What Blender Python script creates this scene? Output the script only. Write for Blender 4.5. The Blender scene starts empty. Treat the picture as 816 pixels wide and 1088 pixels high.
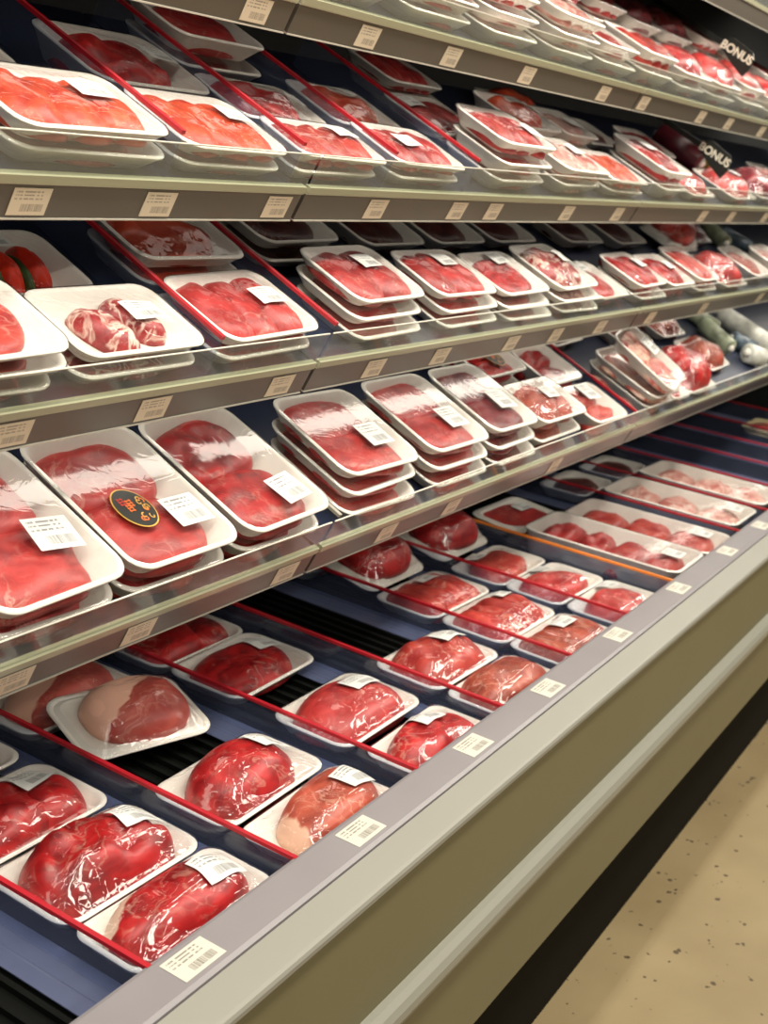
import bpy, math, random
import numpy as np
from mathutils import Matrix, Vector

sc = bpy.context.scene
COL = sc.collection
CAMH = 1.38
# ------------------------------------------------------------------ camera
R = [[0.5275575589757028, -0.19630048706072661, 0.8265283665714804],
     [-0.8495192887554691, -0.12190400753726471, 0.5132800317358515],
     [0.0, -0.9729365507195606, -0.23107243079589565]]
cd = bpy.data.cameras.new('camera')
cam = bpy.data.objects.new('camera', cd)
COL.objects.link(cam)
M = Matrix.Identity(4)
for i in range(3):
    M[i][0], M[i][1], M[i][2] = R[i][0], -R[i][1], -R[i][2]
M[2][3] = CAMH
cam.matrix_world = M
cd.sensor_fit = 'VERTICAL'
cd.sensor_height = 36.0
cd.lens = 1280 / 1088 * 36.0
cd.clip_start = .01
cd.dof.use_dof = True
cd.dof.focus_distance = 1.45
cd.dof.aperture_fstop = 7.5
sc.camera = cam
# ------------------------------------------------------------------ world, lights, exposure
sc.view_settings.view_transform = 'Standard'
sc.view_settings.look = 'None'
sc.view_settings.gamma = 1.0
sc.view_settings.use_curve_mapping = False
sc.view_settings.exposure = 0.0
sc.cycles.transparent_max_bounces = 24
sc.cycles.max_bounces = 8
sc.cycles.sample_clamp_indirect = 6.0
w = bpy.data.worlds.new('store_light'); sc.world = w
w.use_nodes = True
w.node_tree.nodes['Background'].inputs[0].default_value = (1.0, .93, .82, 1)
w.node_tree.nodes['Background'].inputs[1].default_value = .15

def area(name, loc, rot, sx, sy, power, color):
    l = bpy.data.lights.new(name, 'AREA')
    l.shape = 'RECTANGLE'; l.size = sx; l.size_y = sy; l.energy = power; l.color = color
    o = bpy.data.objects.new(name, l); COL.objects.link(o)
    o.location = loc; o.rotation_euler = rot
    return o
area('canopy_strip_lamp', (2.6, .64, 2.12), (math.radians(14), 0, 0), 8.0, .07, 40, (1.0, .94, .84))
area('ceiling_strip_lamp', (2.5, -.30, 2.95), (math.radians(14), 0, 0), 9.0, .35, 175, (1.0, .93, .80))
area('ceiling_strip_lamp', (2.5, -2.6, 2.95), (math.radians(20), 0, 0), 9.0, .16, 105, (1.0, .93, .80))

# ------------------------------------------------------------------ materials
def mat(name):
    m = bpy.data.materials.new(name); m.use_nodes = True
    nt = m.node_tree; nt.nodes.clear()
    out = nt.nodes.new('ShaderNodeOutputMaterial')
    return m, nt, out
def N(nt, t, **kw):
    n = nt.nodes.new(t)
    for k, v in kw.items():
        if k.startswith('i_'): n.inputs[int(k[2:])].default_value = v
        else: setattr(n, k, v)
    return n
def L(nt, a, b): nt.links.new(a, b)
def c4(c): return (c[0], c[1], c[2], 1)
def simple(name, col, rough=.5, metal=0., spec=.5, noise=0., nscale=30, bump=0.):
    m, nt, out = mat(name)
    b = N(nt, 'ShaderNodeBsdfPrincipled')
    b.inputs['Base Color'].default_value = c4(col); b.inputs['Roughness'].default_value = rough
    b.inputs['Metallic'].default_value = metal; b.inputs['Specular IOR Level'].default_value = spec
    if noise or bump:
        tc = N(nt, 'ShaderNodeTexCoord'); nz = N(nt, 'ShaderNodeTexNoise')
        nz.inputs['Scale'].default_value = nscale; nz.inputs['Detail'].default_value = 4
        L(nt, tc.outputs['Object'], nz.inputs['Vector'])
        if noise:
            r = N(nt, 'ShaderNodeValToRGB')
            r.color_ramp.elements[0].position = .3; r.color_ramp.elements[1].position = .7
            r.color_ramp.elements[0].color = c4([max(0, x * (1 - noise)) for x in col])
            r.color_ramp.elements[1].color = c4([min(1, x * (1 + noise)) for x in col])
            L(nt, nz.outputs['Fac'], r.inputs[0]); L(nt, r.outputs[0], b.inputs['Base Color'])
        if bump:
            bp = N(nt, 'ShaderNodeBump'); bp.inputs['Strength'].default_value = bump; bp.inputs['Distance'].default_value = .002
            L(nt, nz.outputs['Fac'], bp.inputs['Height']); L(nt, bp.outputs[0], b.inputs['Normal'])
    L(nt, b.outputs[0], out.inputs[0])
    return m

def meat(name, c1, c2, fat=(.78, .55, .42), marb=.5, scale=1., width=.035, mask=(.45, .62)):
    m, nt, out = mat(name)
    tc = N(nt, 'ShaderNodeTexCoord'); oi = N(nt, 'ShaderNodeObjectInfo')
    mul = N(nt, 'ShaderNodeVectorMath', operation='SCALE'); mul.inputs[0].default_value = (37, 91, 53)
    L(nt, oi.outputs['Random'], mul.inputs['Scale'])
    add = N(nt, 'ShaderNodeVectorMath', operation='ADD')
    L(nt, tc.outputs['Object'], add.inputs[0]); L(nt, mul.outputs[0], add.inputs[1])
    st = N(nt, 'ShaderNodeMapping'); st.inputs['Scale'].default_value = (1, 1.6, 1.2)
    L(nt, add.outputs[0], st.inputs['Vector'])
    n1 = N(nt, 'ShaderNodeTexNoise'); n1.inputs['Scale'].default_value = 26 * scale; n1.inputs['Detail'].default_value = 5; n1.inputs['Distortion'].default_value = .6
    L(nt, st.outputs[0], n1.inputs['Vector'])
    r = N(nt, 'ShaderNodeValToRGB')
    r.color_ramp.elements[0].position = .32; r.color_ramp.elements[0].color = c4(c2)
    r.color_ramp.elements[1].position = .62; r.color_ramp.elements[1].color = c4(c1)
    L(nt, n1.outputs['Fac'], r.inputs[0])
    n2 = N(nt, 'ShaderNodeTexNoise'); n2.inputs['Scale'].default_value = 30 * scale; n2.inputs['Detail'].default_value = 3; n2.inputs['Distortion'].default_value = .8
    L(nt, add.outputs[0], n2.inputs['Vector'])
    s = N(nt, 'ShaderNodeMath', operation='SUBTRACT'); s.inputs[1].default_value = .5; L(nt, n2.outputs['Fac'], s.inputs[0])
    a = N(nt, 'ShaderNodeMath', operation='ABSOLUTE'); L(nt, s.outputs[0], a.inputs[0])
    mr = N(nt, 'ShaderNodeMapRange'); mr.inputs[1].default_value = 0; mr.inputs[2].default_value = width; mr.inputs[3].default_value = marb; mr.inputs[4].default_value = 0
    L(nt, a.outputs[0], mr.inputs[0])
    n3 = N(nt, 'ShaderNodeTexNoise'); n3.inputs['Scale'].default_value = 13 * scale; L(nt, add.outputs[0], n3.inputs['Vector'])
    mr2 = N(nt, 'ShaderNodeMapRange'); mr2.inputs[1].default_value = mask[0]; mr2.inputs[2].default_value = mask[1]
    L(nt, n3.outputs['Fac'], mr2.inputs[0])
    mm = N(nt, 'ShaderNodeMath', operation='MULTIPLY'); L(nt, mr.outputs[0], mm.inputs[0]); L(nt, mr2.outputs[0], mm.inputs[1])
    at = N(nt, 'ShaderNodeAttribute', attribute_name='fat')
    nf = N(nt, 'ShaderNodeMath', operation='MULTIPLY_ADD'); nf.inputs[1].default_value = 1.0; 
    sub = N(nt, 'ShaderNodeMath', operation='SUBTRACT'); sub.inputs[1].default_value = .5; L(nt, n1.outputs['Fac'], sub.inputs[0])
    L(nt, sub.outputs[0], nf.inputs[0]); L(nt, at.outputs['Fac'], nf.inputs[2])
    mrf = N(nt, 'ShaderNodeMapRange'); mrf.inputs[1].default_value = .42; mrf.inputs[2].default_value = .58
    L(nt, nf.outputs[0], mrf.inputs[0])
    mx = N(nt, 'ShaderNodeMath', operation='MAXIMUM'); L(nt, mm.outputs[0], mx.inputs[0]); L(nt, mrf.outputs[0], mx.inputs[1])
    mix = N(nt, 'ShaderNodeMixRGB'); mix.inputs[2].default_value = c4(fat)
    L(nt, mx.outputs[0], mix.inputs[0]); L(nt, r.outputs[0], mix.inputs[1])
    hs = N(nt, 'ShaderNodeHueSaturation')
    mv = N(nt, 'ShaderNodeMapRange'); mv.inputs[3].default_value = .86; mv.inputs[4].default_value = 1.16
    L(nt, oi.outputs['Random'], mv.inputs[0]); L(nt, mv.outputs[0], hs.inputs['Value']); L(nt, mix.outputs[0], hs.inputs['Color'])
    b = N(nt, 'ShaderNodeBsdfPrincipled'); b.inputs['Roughness'].default_value = .38
    L(nt, hs.outputs[0], b.inputs['Base Color'])
    bp = N(nt, 'ShaderNodeBump'); bp.inputs['Strength'].default_value = .35; bp.inputs['Distance'].default_value = .003
    L(nt, n1.outputs['Fac'], bp.inputs['Height']); L(nt, bp.outputs[0], b.inputs['Normal'])
    L(nt, b.outputs[0], out.inputs[0])
    return m

MEAT = {
    'beef': meat('beef', (.50, .017, .018), (.20, .005, .007), marb=.30),
    'pinkbeef': meat('pink_beef', (.48, .042, .038), (.27, .016, .018), fat=(.70, .42, .34), marb=.42),
    'salmon': meat('light_red_meat', (.52, .060, .042), (.34, .022, .022), fat=(.80, .45, .34), marb=.5),
    'orange': meat('orange_red_meat', (.62, .085, .032), (.44, .034, .017), fat=(.80, .42, .26), marb=.42),
    'brown': meat('brownish_red_meat', (.44, .085, .05), (.26, .04, .025), fat=(.70, .42, .3), marb=.45),
    'dark': meat('shaded_dark_meat', (.11, .02, .015), (.04, .008, .008), marb=.2),  # shade under the shelves is put into this meat colour
    'dark2': meat('dark_red_meat', (.22, .016, .022), (.10, .006, .012), marb=.3),
    'pale': meat('pale_pink_meat', (.62, .26, .21), (.50, .13, .11), fat=(.80, .62, .53), marb=.9, width=.09, mask=(.30, .48)),
    'pork': meat('pork', (.52, .10, .075), (.40, .055, .045), fat=(.86, .50, .37), marb=.25),
    'marbled': meat('marbled_beef', (.38, .03, .032), (.20, .012, .016), fat=(.8, .62, .52), marb=.95, width=.07, scale=1.3, mask=(.30, .48)),
    'chop': meat('chop_meat', (.56, .07, .05), (.42, .035, .035), fat=(.86, .64, .5), marb=.95, width=.12, scale=.8, mask=(.30, .48)),
    'pepper': meat('red_pepper', (.80, .035, .008), (.62, .018, .006), marb=0),
    'green': meat('green_pepper', (.05, .10, .02), (.02, .045, .012), marb=0),
}
FOAM = simple('white_foam', (.80, .765, .70), .55, noise=.03, nscale=60, bump=.05)
FOAMY = simple('yellow_foam', (.72, .60, .32), .55, noise=.03, nscale=60)
TRAYM = {'white': FOAM, 'yellow': FOAMY}

def schlick(nt, f0, k, nrm=None):
    lw = N(nt, 'ShaderNodeLayerWeight'); lw.inputs['Blend'].default_value = .5
    if nrm is not None: L(nt, nrm, lw.inputs['Normal'])
    pw = N(nt, 'ShaderNodeMath', operation='POWER'); pw.inputs[1].default_value = 5.0; L(nt, lw.outputs['Facing'], pw.inputs[0])
    fm = N(nt, 'ShaderNodeMath', operation='MULTIPLY_ADD'); fm.inputs[1].default_value = k; fm.inputs[2].default_value = f0; fm.use_clamp = True
    L(nt, pw.outputs[0], fm.inputs[0])
    return fm
def film_mat(name, strength, f0):
    m, nt, out = mat(name)
    tc = N(nt, 'ShaderNodeTexCoord'); oi = N(nt, 'ShaderNodeObjectInfo')
    mul = N(nt, 'ShaderNodeVectorMath', operation='SCALE'); mul.inputs[0].default_value = (17, 71, 33)
    L(nt, oi.outputs['Random'], mul.inputs['Scale'])
    add = N(nt, 'ShaderNodeVectorMath', operation='ADD')
    L(nt, tc.outputs['Object'], add.inputs[0]); L(nt, mul.outputs[0], add.inputs[1])
    n1 = N(nt, 'ShaderNodeTexNoise'); n1.inputs['Scale'].default_value = 9; n1.inputs['Detail'].default_value = 2; n1.inputs['Distortion'].default_value = 1.
    L(nt, add.outputs[0], n1.inputs['Vector'])
    n2 = N(nt, 'ShaderNodeTexNoise'); n2.inputs['Scale'].default_value = 16; n2.inputs['Detail'].default_value = 1.5; n2.inputs['Distortion'].default_value = 2.5
    L(nt, add.outputs[0], n2.inputs['Vector'])
    s = N(nt, 'ShaderNodeMath', operation='SUBTRACT'); s.inputs[1].default_value = .5; L(nt, n2.outputs['Fac'], s.inputs[0])
    a = N(nt, 'ShaderNodeMath', operation='ABSOLUTE'); L(nt, s.outputs[0], a.inputs[0])
    mr = N(nt, 'ShaderNodeMapRange'); mr.inputs[1].default_value = 0; mr.inputs[2].default_value = .06; mr.inputs[3].default_value = 1; mr.inputs[4].default_value = 0
    L(nt, a.outputs[0], mr.inputs[0])
    ad = N(nt, 'ShaderNodeMath', operation='MULTIPLY_ADD'); ad.inputs[1].default_value = .30
    L(nt, mr.outputs[0], ad.inputs[0]); L(nt, n1.outputs['Fac'], ad.inputs[2])
    bp = N(nt, 'ShaderNodeBump'); bp.inputs['Strength'].default_value = strength; bp.inputs['Distance'].default_value = .006
    L(nt, ad.outputs[0], bp.inputs['Height'])
    fm = schlick(nt, f0, .8, bp.outputs[0])
    gl = N(nt, 'ShaderNodeBsdfGlossy'); gl.inputs['Roughness'].default_value = .07
    L(nt, bp.outputs[0], gl.inputs['Normal'])
    tr = N(nt, 'ShaderNodeBsdfTransparent'); tr.inputs[0].default_value = (.985, .985, .985, 1)
    mx = N(nt, 'ShaderNodeMixShader'); L(nt, fm.outputs[0], mx.inputs[0]); L(nt, tr.outputs[0], mx.inputs[1]); L(nt, gl.outputs[0], mx.inputs[2])
    L(nt, mx.outputs[0], out.inputs[0])
    return m
FILM = film_mat('clear_film', .34, .07)
FILMTAUT = film_mat('taut_clear_film', .04, .115)
FILMMID = film_mat('smooth_clear_film', .16, .07)

def clear_mat(name, tint=(.93, .95, .92), haze=.06, hazecol=(.8, .8, .75), ior=1.49, rough=.05):
    m, nt, out = mat(name)
    fr = schlick(nt, .04, .4)
    gl = N(nt, 'ShaderNodeBsdfGlossy'); gl.inputs['Roughness'].default_value = rough
    tr = N(nt, 'ShaderNodeBsdfTransparent'); tr.inputs[0].default_value = c4(tint)
    df = N(nt, 'ShaderNodeBsdfDiffuse'); df.inputs[0].default_value = c4(hazecol)
    m1 = N(nt, 'ShaderNodeMixShader'); m1.inputs[0].default_value = haze; L(nt, tr.outputs[0], m1.inputs[1]); L(nt, df.outputs[0], m1.inputs[2])
    mx = N(nt, 'ShaderNodeMixShader'); L(nt, fr.outputs[0], mx.inputs[0]); L(nt, m1.outputs[0], mx.inputs[1]); L(nt, gl.outputs[0], mx.inputs[2])
    L(nt, mx.outputs[0], out.inputs[0])
    return m
ACRYL = clear_mat('clear_acrylic', haze=.10)
DIVCLEAR = clear_mat('clear_divider_plastic', tint=(.88, .91, .96), haze=.08, hazecol=(.28, .33, .52))

def label_mat(name, paper, ink, barcode=True):
    m, nt, out = mat(name)
    tc = N(nt, 'ShaderNodeTexCoord'); sp = N(nt, 'ShaderNodeSeparateXYZ'); L(nt, tc.outputs['UV'], sp.inputs[0])
    oi = N(nt, 'ShaderNodeObjectInfo')
    def rng(src, lo, hi):
        g = N(nt, 'ShaderNodeMath', operation='GREATER_THAN'); g.inputs[1].default_value = lo; L(nt, src, g.inputs[0])
        l = N(nt, 'ShaderNodeMath', operation='LESS_THAN'); l.inputs[1].default_value = hi; L(nt, src, l.inputs[0])
        x = N(nt, 'ShaderNodeMath', operation='MULTIPLY'); L(nt, g.outputs[0], x.inputs[0]); L(nt, l.outputs[0], x.inputs[1])
        return x.outputs[0]
    def mul(a, b):
        x = N(nt, 'ShaderNodeMath', operation='MULTIPLY'); L(nt, a, x.inputs[0]); L(nt, b, x.inputs[1]); return x.outputs[0]
    def mx(a, b):
        x = N(nt, 'ShaderNodeMath', operation='MAXIMUM'); L(nt, a, x.inputs[0]); L(nt, b, x.inputs[1]); return x.outputs[0]
    u, v = sp.outputs[0], sp.outputs[1]
    mp = N(nt, 'ShaderNodeMapping'); mp.inputs['Scale'].default_value = (60, 0, 0); L(nt, tc.outputs['UV'], mp.inputs['Vector'])
    nb = N(nt, 'ShaderNodeTexNoise'); nb.inputs['Scale'].default_value = 1.; L(nt, mp.outputs[0], nb.inputs['Vector'])
    gb = N(nt, 'ShaderNodeMath', operation='GREATER_THAN'); gb.inputs[1].default_value = .48; L(nt, nb.outputs['Fac'], gb.inputs[0])
    bar = mul(gb.outputs[0], mul(rng(u, .30, .88), rng(v, .14, .42)))
    mp2 = N(nt, 'ShaderNodeMapping'); mp2.inputs['Scale'].default_value = (26, 2, 0); L(nt, tc.outputs['UV'], mp2.inputs['Vector'])
    nl = N(nt, 'ShaderNodeTexNoise'); nl.inputs['Scale'].default_value = 1.; L(nt, mp2.outputs[0], nl.inputs['Vector'])
    gl = N(nt, 'ShaderNodeMath', operation='GREATER_THAN'); gl.inputs[1].default_value = .47; L(nt, nl.outputs['Fac'], gl.inputs[0])
    rows = mx(mx(rng(v, .84, .90), rng(v, .72, .77)), rng(v, .58, .64))
    txt = mul(gl.outputs[0], mul(rows, rng(u, .08, .8)))
    ink_f = mx(bar, txt)
    mixc = N(nt, 'ShaderNodeMixRGB'); mixc.inputs[1].default_value = c4(paper); mixc.inputs[2].default_value = c4(ink)
    k = N(nt, 'ShaderNodeMath', operation='MULTIPLY'); k.inputs[1].default_value = .7; L(nt, ink_f, k.inputs[0]); L(nt, k.outputs[0], mixc.inputs[0])
    b = N(nt, 'ShaderNodeBsdfPrincipled'); b.inputs['Roughness'].default_value = .45; L(nt, mixc.outputs[0], b.inputs['Base Color'])
    L(nt, b.outputs[0], out.inputs[0])
    return m
LABEL = label_mat('printed_white_label', (.68, .68, .65), (.06, .06, .07))
TAG = label_mat('printed_cream_tag', (.74, .66, .50), (.20, .17, .13))
RIMTAG = label_mat('printed_rim_tag', (.62, .59, .51), (.08, .07, .06))

STRIP = simple('taupe_label_strip', (.108, .095, .076), .32, spec=.5)
CHAN = simple('olive_clear_channel', (.40, .40, .27), .25)
EDGE = simple('pale_acrylic_edge', (.62, .60, .52), .3)
SHELFTOP = simple('dark_navy_shelf', (.014, .020, .046), .4)
SHELFUND = simple('shelf_underside', (.05, .045, .04), .6)
BLACK = simple('black_interior', (.012, .012, .011), .6)
GRILLE = simple('black_grille_paint', (.003, .0035, .003), .6, spec=.12)
NAVY = simple('navy_liner', (.085, .10, .175), .28, noise=.1, nscale=12)
RED = simple('red_plastic', (.42, .012, .022), .35)
ORANGE = simple('orange_plastic', (.75, .22, .03), .35)
GREYCAP = simple('grey_plastic', (.35, .33, .27), .35)
RAILM = simple('lilac_grey_rail', (.25, .23, .24), .30, noise=.04, nscale=9)
NOSEM = simple('light_grey_paint', (.245, .236, .20), .45, noise=.02, nscale=6)
PANELM = simple('bounce_tinted_paint', (.172, .155, .080), .48, noise=.03, nscale=4)  # yellow bounce off the floor is put into this panel colour
BUMPM = simple('pale_grey_bumper', (.27, .265, .22), .38)
KICK = simple('dark_kick_plate', (.008, .007, .004), .8, spec=.1)
SIGNB = simple('black_sign_plastic', (.008, .010, .008), .4)
LETTER = simple('cream_sign_lettering', (.72, .68, .55), .5)

def floor_mat():
    m, nt, out = mat('speckled_concrete')
    tc = N(nt, 'ShaderNodeTexCoord')
    n1 = N(nt, 'ShaderNodeTexNoise'); n1.inputs['Scale'].default_value = 3.5; n1.inputs['Detail'].default_value = 6
    L(nt, tc.outputs['Object'], n1.inputs['Vector'])
    r = N(nt, 'ShaderNodeValToRGB')
    r.color_ramp.elements[0].position = .3; r.color_ramp.elements[0].color = (.25, .185, .092, 1)
    r.color_ramp.elements[1].position = .7; r.color_ramp.elements[1].color = (.32, .245, .13, 1)
    L(nt, n1.outputs['Fac'], r.inputs[0])
    vo = N(nt, 'ShaderNodeTexVoronoi'); vo.inputs['Scale'].default_value = 55; vo.inputs['Randomness'].default_value = 1
    nd = N(nt, 'ShaderNodeTexNoise'); nd.inputs['Scale'].default_value = 60
    L(nt, tc.outputs['Object'], nd.inputs['Vector'])
    vm = N(nt, 'ShaderNodeVectorMath', operation='MULTIPLY_ADD'); vm.inputs[1].default_value = (.015, .015, .015)
    L(nt, nd.outputs['Color'], vm.inputs[0]); L(nt, tc.outputs['Object'], vm.inputs[2]); L(nt, vm.outputs[0], vo.inputs['Vector'])
    n2 = N(nt, 'ShaderNodeTexNoise'); n2.inputs['Scale'].default_value = 22; n2.inputs['Detail'].default_value = 2
    L(nt, tc.outputs['Object'], n2.inputs['Vector'])
    th = N(nt, 'ShaderNodeMapRange'); th.inputs[1].default_value = .50; th.inputs[2].default_value = .75; th.inputs[3].default_value = 0; th.inputs[4].default_value = .50
    L(nt, n2.outputs['Fac'], th.inputs[0])
    lt = N(nt, 'ShaderNodeMath', operation='LESS_THAN'); L(nt, vo.outputs['Distance'], lt.inputs[0]); L(nt, th.outputs[0], lt.inputs[1])
    mx = N(nt, 'ShaderNodeMixRGB'); mx.inputs[2].default_value = (.075, .05, .025, 1)
    k = N(nt, 'ShaderNodeMath', operation='MULTIPLY'); k.inputs[1].default_value = .95; L(nt, lt.outputs[0], k.inputs[0])
    L(nt, k.outputs[0], mx.inputs[0]); L(nt, r.outputs[0], mx.inputs[1])
    b = N(nt, 'ShaderNodeBsdfPrincipled'); b.inputs['Roughness'].default_value = .5; L(nt, mx.outputs[0], b.inputs['Base Color'])
    L(nt, b.outputs[0], out.inputs[0])
    return m

# ------------------------------------------------------------------ object helpers
def mesh(name, V, F, m, parent=None, smooth=False, attr=None, uv=None):
    me = bpy.data.meshes.new(name)
    me.from_pydata([tuple(float(c) for c in v) for v in V], [], [tuple(int(i) for i in f) for f in F])
    me.materials.append(m)
    if smooth:
        me.polygons.foreach_set('use_smooth', [True] * len(me.polygons))
    if attr is not None:
        a = me.attributes.new('fat', 'FLOAT', 'POINT'); a.data.foreach_set('value', [float(x) for x in attr])
    if uv is not None:
        ul = me.uv_layers.new(name='UVMap')
        for lo in me.loops: ul.data[lo.index].uv = uv[lo.vertex_index]
    me.update()
    o = bpy.data.objects.new(name, me); COL.objects.link(o)
    if parent is not None: o.parent = parent
    return o
def thing(name, label, cat, mw=None, group=None):
    o = bpy.data.objects.new(name, None); COL.objects.link(o); o.empty_display_size = .05
    if mw is not None: o.matrix_world = mw
    o['label'] = label; o['category'] = cat
    if group: o['group'] = group
    return o
def tag(o, label, cat, group=None):
    o['label'] = label; o['category'] = cat
    if group: o['group'] = group
    return o
class MB:
    def __init__(s): s.V = []; s.F = []
    def add(s, V, F):
        n = len(s.V); s.V += list(V); s.F += [tuple(i + n for i in f) for f in F]; return s
    def box(s, x0, x1, y0, y1, z0, z1):
        return s.add([(x0, y0, z0), (x1, y0, z0), (x1, y1, z0), (x0, y1, z0), (x0, y0, z1), (x1, y0, z1), (x1, y1, z1), (x0, y1, z1)],
                     [(0, 3, 2, 1), (4, 5, 6, 7), (0, 1, 5, 4), (1, 2, 6, 5), (2, 3, 7, 6), (3, 0, 4, 7)])
    def prism(s, prof, x0, x1):      # prof = list of (y, z), extruded along x
        n = len(prof)
        V = [(x0, y, z) for y, z in prof] + [(x1, y, z) for y, z in prof]
        F = [tuple(range(n)), tuple(range(2 * n - 1, n - 1, -1))]
        F += [(i, i + n, (i + 1) % n + n, (i + 1) % n) for i in range(n)]
        return s.add(V, F)
    def prismx(s, prof, y0, y1):     # prof = list of (x, z), extruded along y
        n = len(prof)
        V = [(x, y0, z) for x, z in prof] + [(x, y1, z) for x, z in prof]
        F = [tuple(range(n)), tuple(range(2 * n - 1, n - 1, -1))]
        F += [(i, i + n, (i + 1) % n + n, (i + 1) % n) for i in range(n)]
        return s.add(V, F)
    def build(s, name, m, parent=None, smooth=False): return mesh(name, s.V, s.F, m, parent, smooth)

TS = math.radians(33); TD = math.radians(8.5)
FRM = {0: (.96049, .28274, TS), 1: (.95549, .04774, TS), 2: (.94349, -.18126, TS), 3: (.94349, -.44026, TS), 'd': (.76, -.776, TD)}
def plane_mw(k, x, t, n=0., yaw=0., pitch=0.):
    y, z, a = FRM[k]
    base = Matrix.Translation((0, y, z + CAMH)) @ Matrix.Rotation(a, 4, 'X')
    return base @ Matrix.Translation((x, t, n)) @ Matrix.Rotation(math.radians(yaw), 4, 'Z') @ Matrix.Rotation(math.radians(pitch), 4, 'X')

# ------------------------------------------------------------------ setting: floor
fl = MB().box(-4, 9, -4, 2.2, -.05, 0).build('floor', floor_mat()); fl['kind'] = 'structure'
fl['label'] = 'beige polished concrete floor with dark specks'

# ------------------------------------------------------------------ refrigerated case
X0, X1 = -1.3, 6.4
Z = lambda z: z + CAMH
case = thing('display_case', 'long olive beige open refrigerated meat case with stepped shelves', 'display case', Matrix.Translation((2.5, .9, 0)))
def cpart(name, mb, m, smooth=False, parent=None):
    o = mb.build(name, m, None, smooth)
    if parent is None:
        o.parent = case; o.matrix_parent_inverse = case.matrix_world.inverted()
        o.data.transform(case.matrix_world.inverted()); o.matrix_parent_inverse = Matrix.Identity(4)
    return o
cpart('back_panel', MB().box(X0, X1, 1.47, 1.52, .05, 2.25), BLACK)
cpart('end_panel', MB().box(X1, X1 + .04, .8, 1.52, .05, 2.25), BLACK)
cpart('end_panel', MB().box(X0 - .04, X0, .8, 1.52, .05, 2.25), BLACK)
cpart('label_rail', MB().prism([(.762, Z(-.79)), (.762, Z(-.7185)), (.757, Z(-.7175)), (.7105, Z(-.7245)), (.706, Z(-.728)), (.706, Z(-.735)), (.745, Z(-.735)), (.745, Z(-.79))], X0, X1), RAILM).data.transform(Matrix.Identity(4))
cpart('front_nose', MB().prism([(.704, Z(-.7295)), (.668, Z(-.7425)), (.664, Z(-.7445)), (.662, Z(-.748)), (.662, Z(-.753)), (.667, Z(-.758)), (.744, Z(-.758)), (.744, Z(-.736)), (.704, Z(-.736))], X0, X1), NOSEM)
cpart('front_panel', MB().prism([(.671, Z(-.7585)), (.689, Z(-.93)), (.715, Z(-.93)), (.700, Z(-.7585))], X0, X1), PANELM)
cpart('bumper_rail', MB().prism([(.690, Z(-.927)), (.680, Z(-.930)), (.672, Z(-.936)), (.667, Z(-.944)), (.667, Z(-.955)), (.671, Z(-.964)), (.679, Z(-.970)), (.690, Z(-.972))], X0, X1), BUMPM)
cpart('lower_panel', MB().prism([(.686, Z(-.9735)), (.703, Z(-1.137)), (.725, Z(-1.137)), (.712, Z(-.9735))], X0, X1), PANELM)
cpart('kick_plate', MB().box(X0, X1, .765, .785, .0, Z(-1.10)), KICK)
cpart('well_floor', MB().box(X0, X1, .715, 1.47, Z(-.98), Z(-.96)), BLACK)
# black grille under the deck
g = MB()
def dpt(t, n): return (.76 + t * math.cos(TD) - n * math.sin(TD), Z(-.776) + t * math.sin(TD) + n * math.cos(TD))
g.prism([dpt(.005, -.014), dpt(.70, -.014), dpt(.70, -.010), dpt(.005, -.010)], X0, X1)
x = X0 + .02
while x < X1 - .02:
    g.prism([dpt(.005, -.010), dpt(.70, -.010), dpt(.70, -.002), dpt(.005, -.002)], x, x + .007); x += .026
cpart('deck_grille', g, GRILLE)
# top hood over the uppermost shelf
cpart('canopy', MB().prism([(.78, 2.17), (1.47, 2.17), (1.47, 2.25), (.78, 2.25)], X0, X1), SHELFUND)

def glow(name, st):
    m, nt, out = mat(name)
    e = N(nt, 'ShaderNodeEmission'); e.inputs[0].default_value = (1, .93, .80, 1); e.inputs[1].default_value = st
    L(nt, e.outputs[0], out.inputs[0]); return m
LAMPGLOW = {0: glow('lamp_diffuser_soft', 2.2), 1: glow('lamp_diffuser_dim', 1.1), 2: glow('lamp_diffuser_bright', 6.0), 3: glow('lamp_diffuser_mid', 3.6)}
# ------------------------------------------------------------------ shelves, one per module and level
JOINTS = [-1.16, .09, 1.34, 2.59, 3.84, 5.09]
LVL = {0: 'top goods', 1: 'third', 2: 'second', 3: 'lowest'}
POS = ['beyond the left picture edge', 'left', 'middle', 'right hand', 'far right']
def make_shelf(k, i, frame, name_level):
    xa, xb = JOINTS[i] + .004, JOINTS[i + 1] - .004
    xm = (xa + xb) / 2; h = (xb - xa) / 2
    y, z, a = frame
    mw = Matrix.Translation((xm, y, Z(z))) @ Matrix.Rotation(a, 4, 'X')
    s = thing('shelf', name_level, 'shelf', mw, 'tilted case shelves')
    DEP = .46
    MB().box(-h, h, .004, DEP, -.012, -.0005).build('shelf_board', SHELFTOP, s)
    MB().box(-h, h, .004, DEP, -.020, -.0125).build('shelf_underside', SHELFUND, s)
    MB().box(-h, h, -.003, .0035, -.045, -.0065).build('label_strip', STRIP, s)
    MB().box(-h, h, -.0045, .0035, -.047, -.0453).add(*MB_box(-h, h, -.0045, .0035, -.0062, -.0050)).build('strip_lip', EDGE, s)
    MB().box(-h, h, -.006, .0035, -.0048, .0050).build('lip_channel', CHAN, s)
    lp = MB().box(-h, h, -.0030, -.0010, .0052, .0500).build('front_lip', ACRYL, s)
    MB().box(-h, h, -.0031, -.0009, .0501, .0512).build('lip_edge', EDGE, lp)
    if k in LAMPGLOW:
        MB().box(-h + .02, h - .02, .098, .134, -.0262, -.0204).build('under_shelf_lamp', LAMPGLOW[k], s)
    return s
def MB_box(*a):
    b = MB().box(*a); return b.V, b.F
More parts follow.
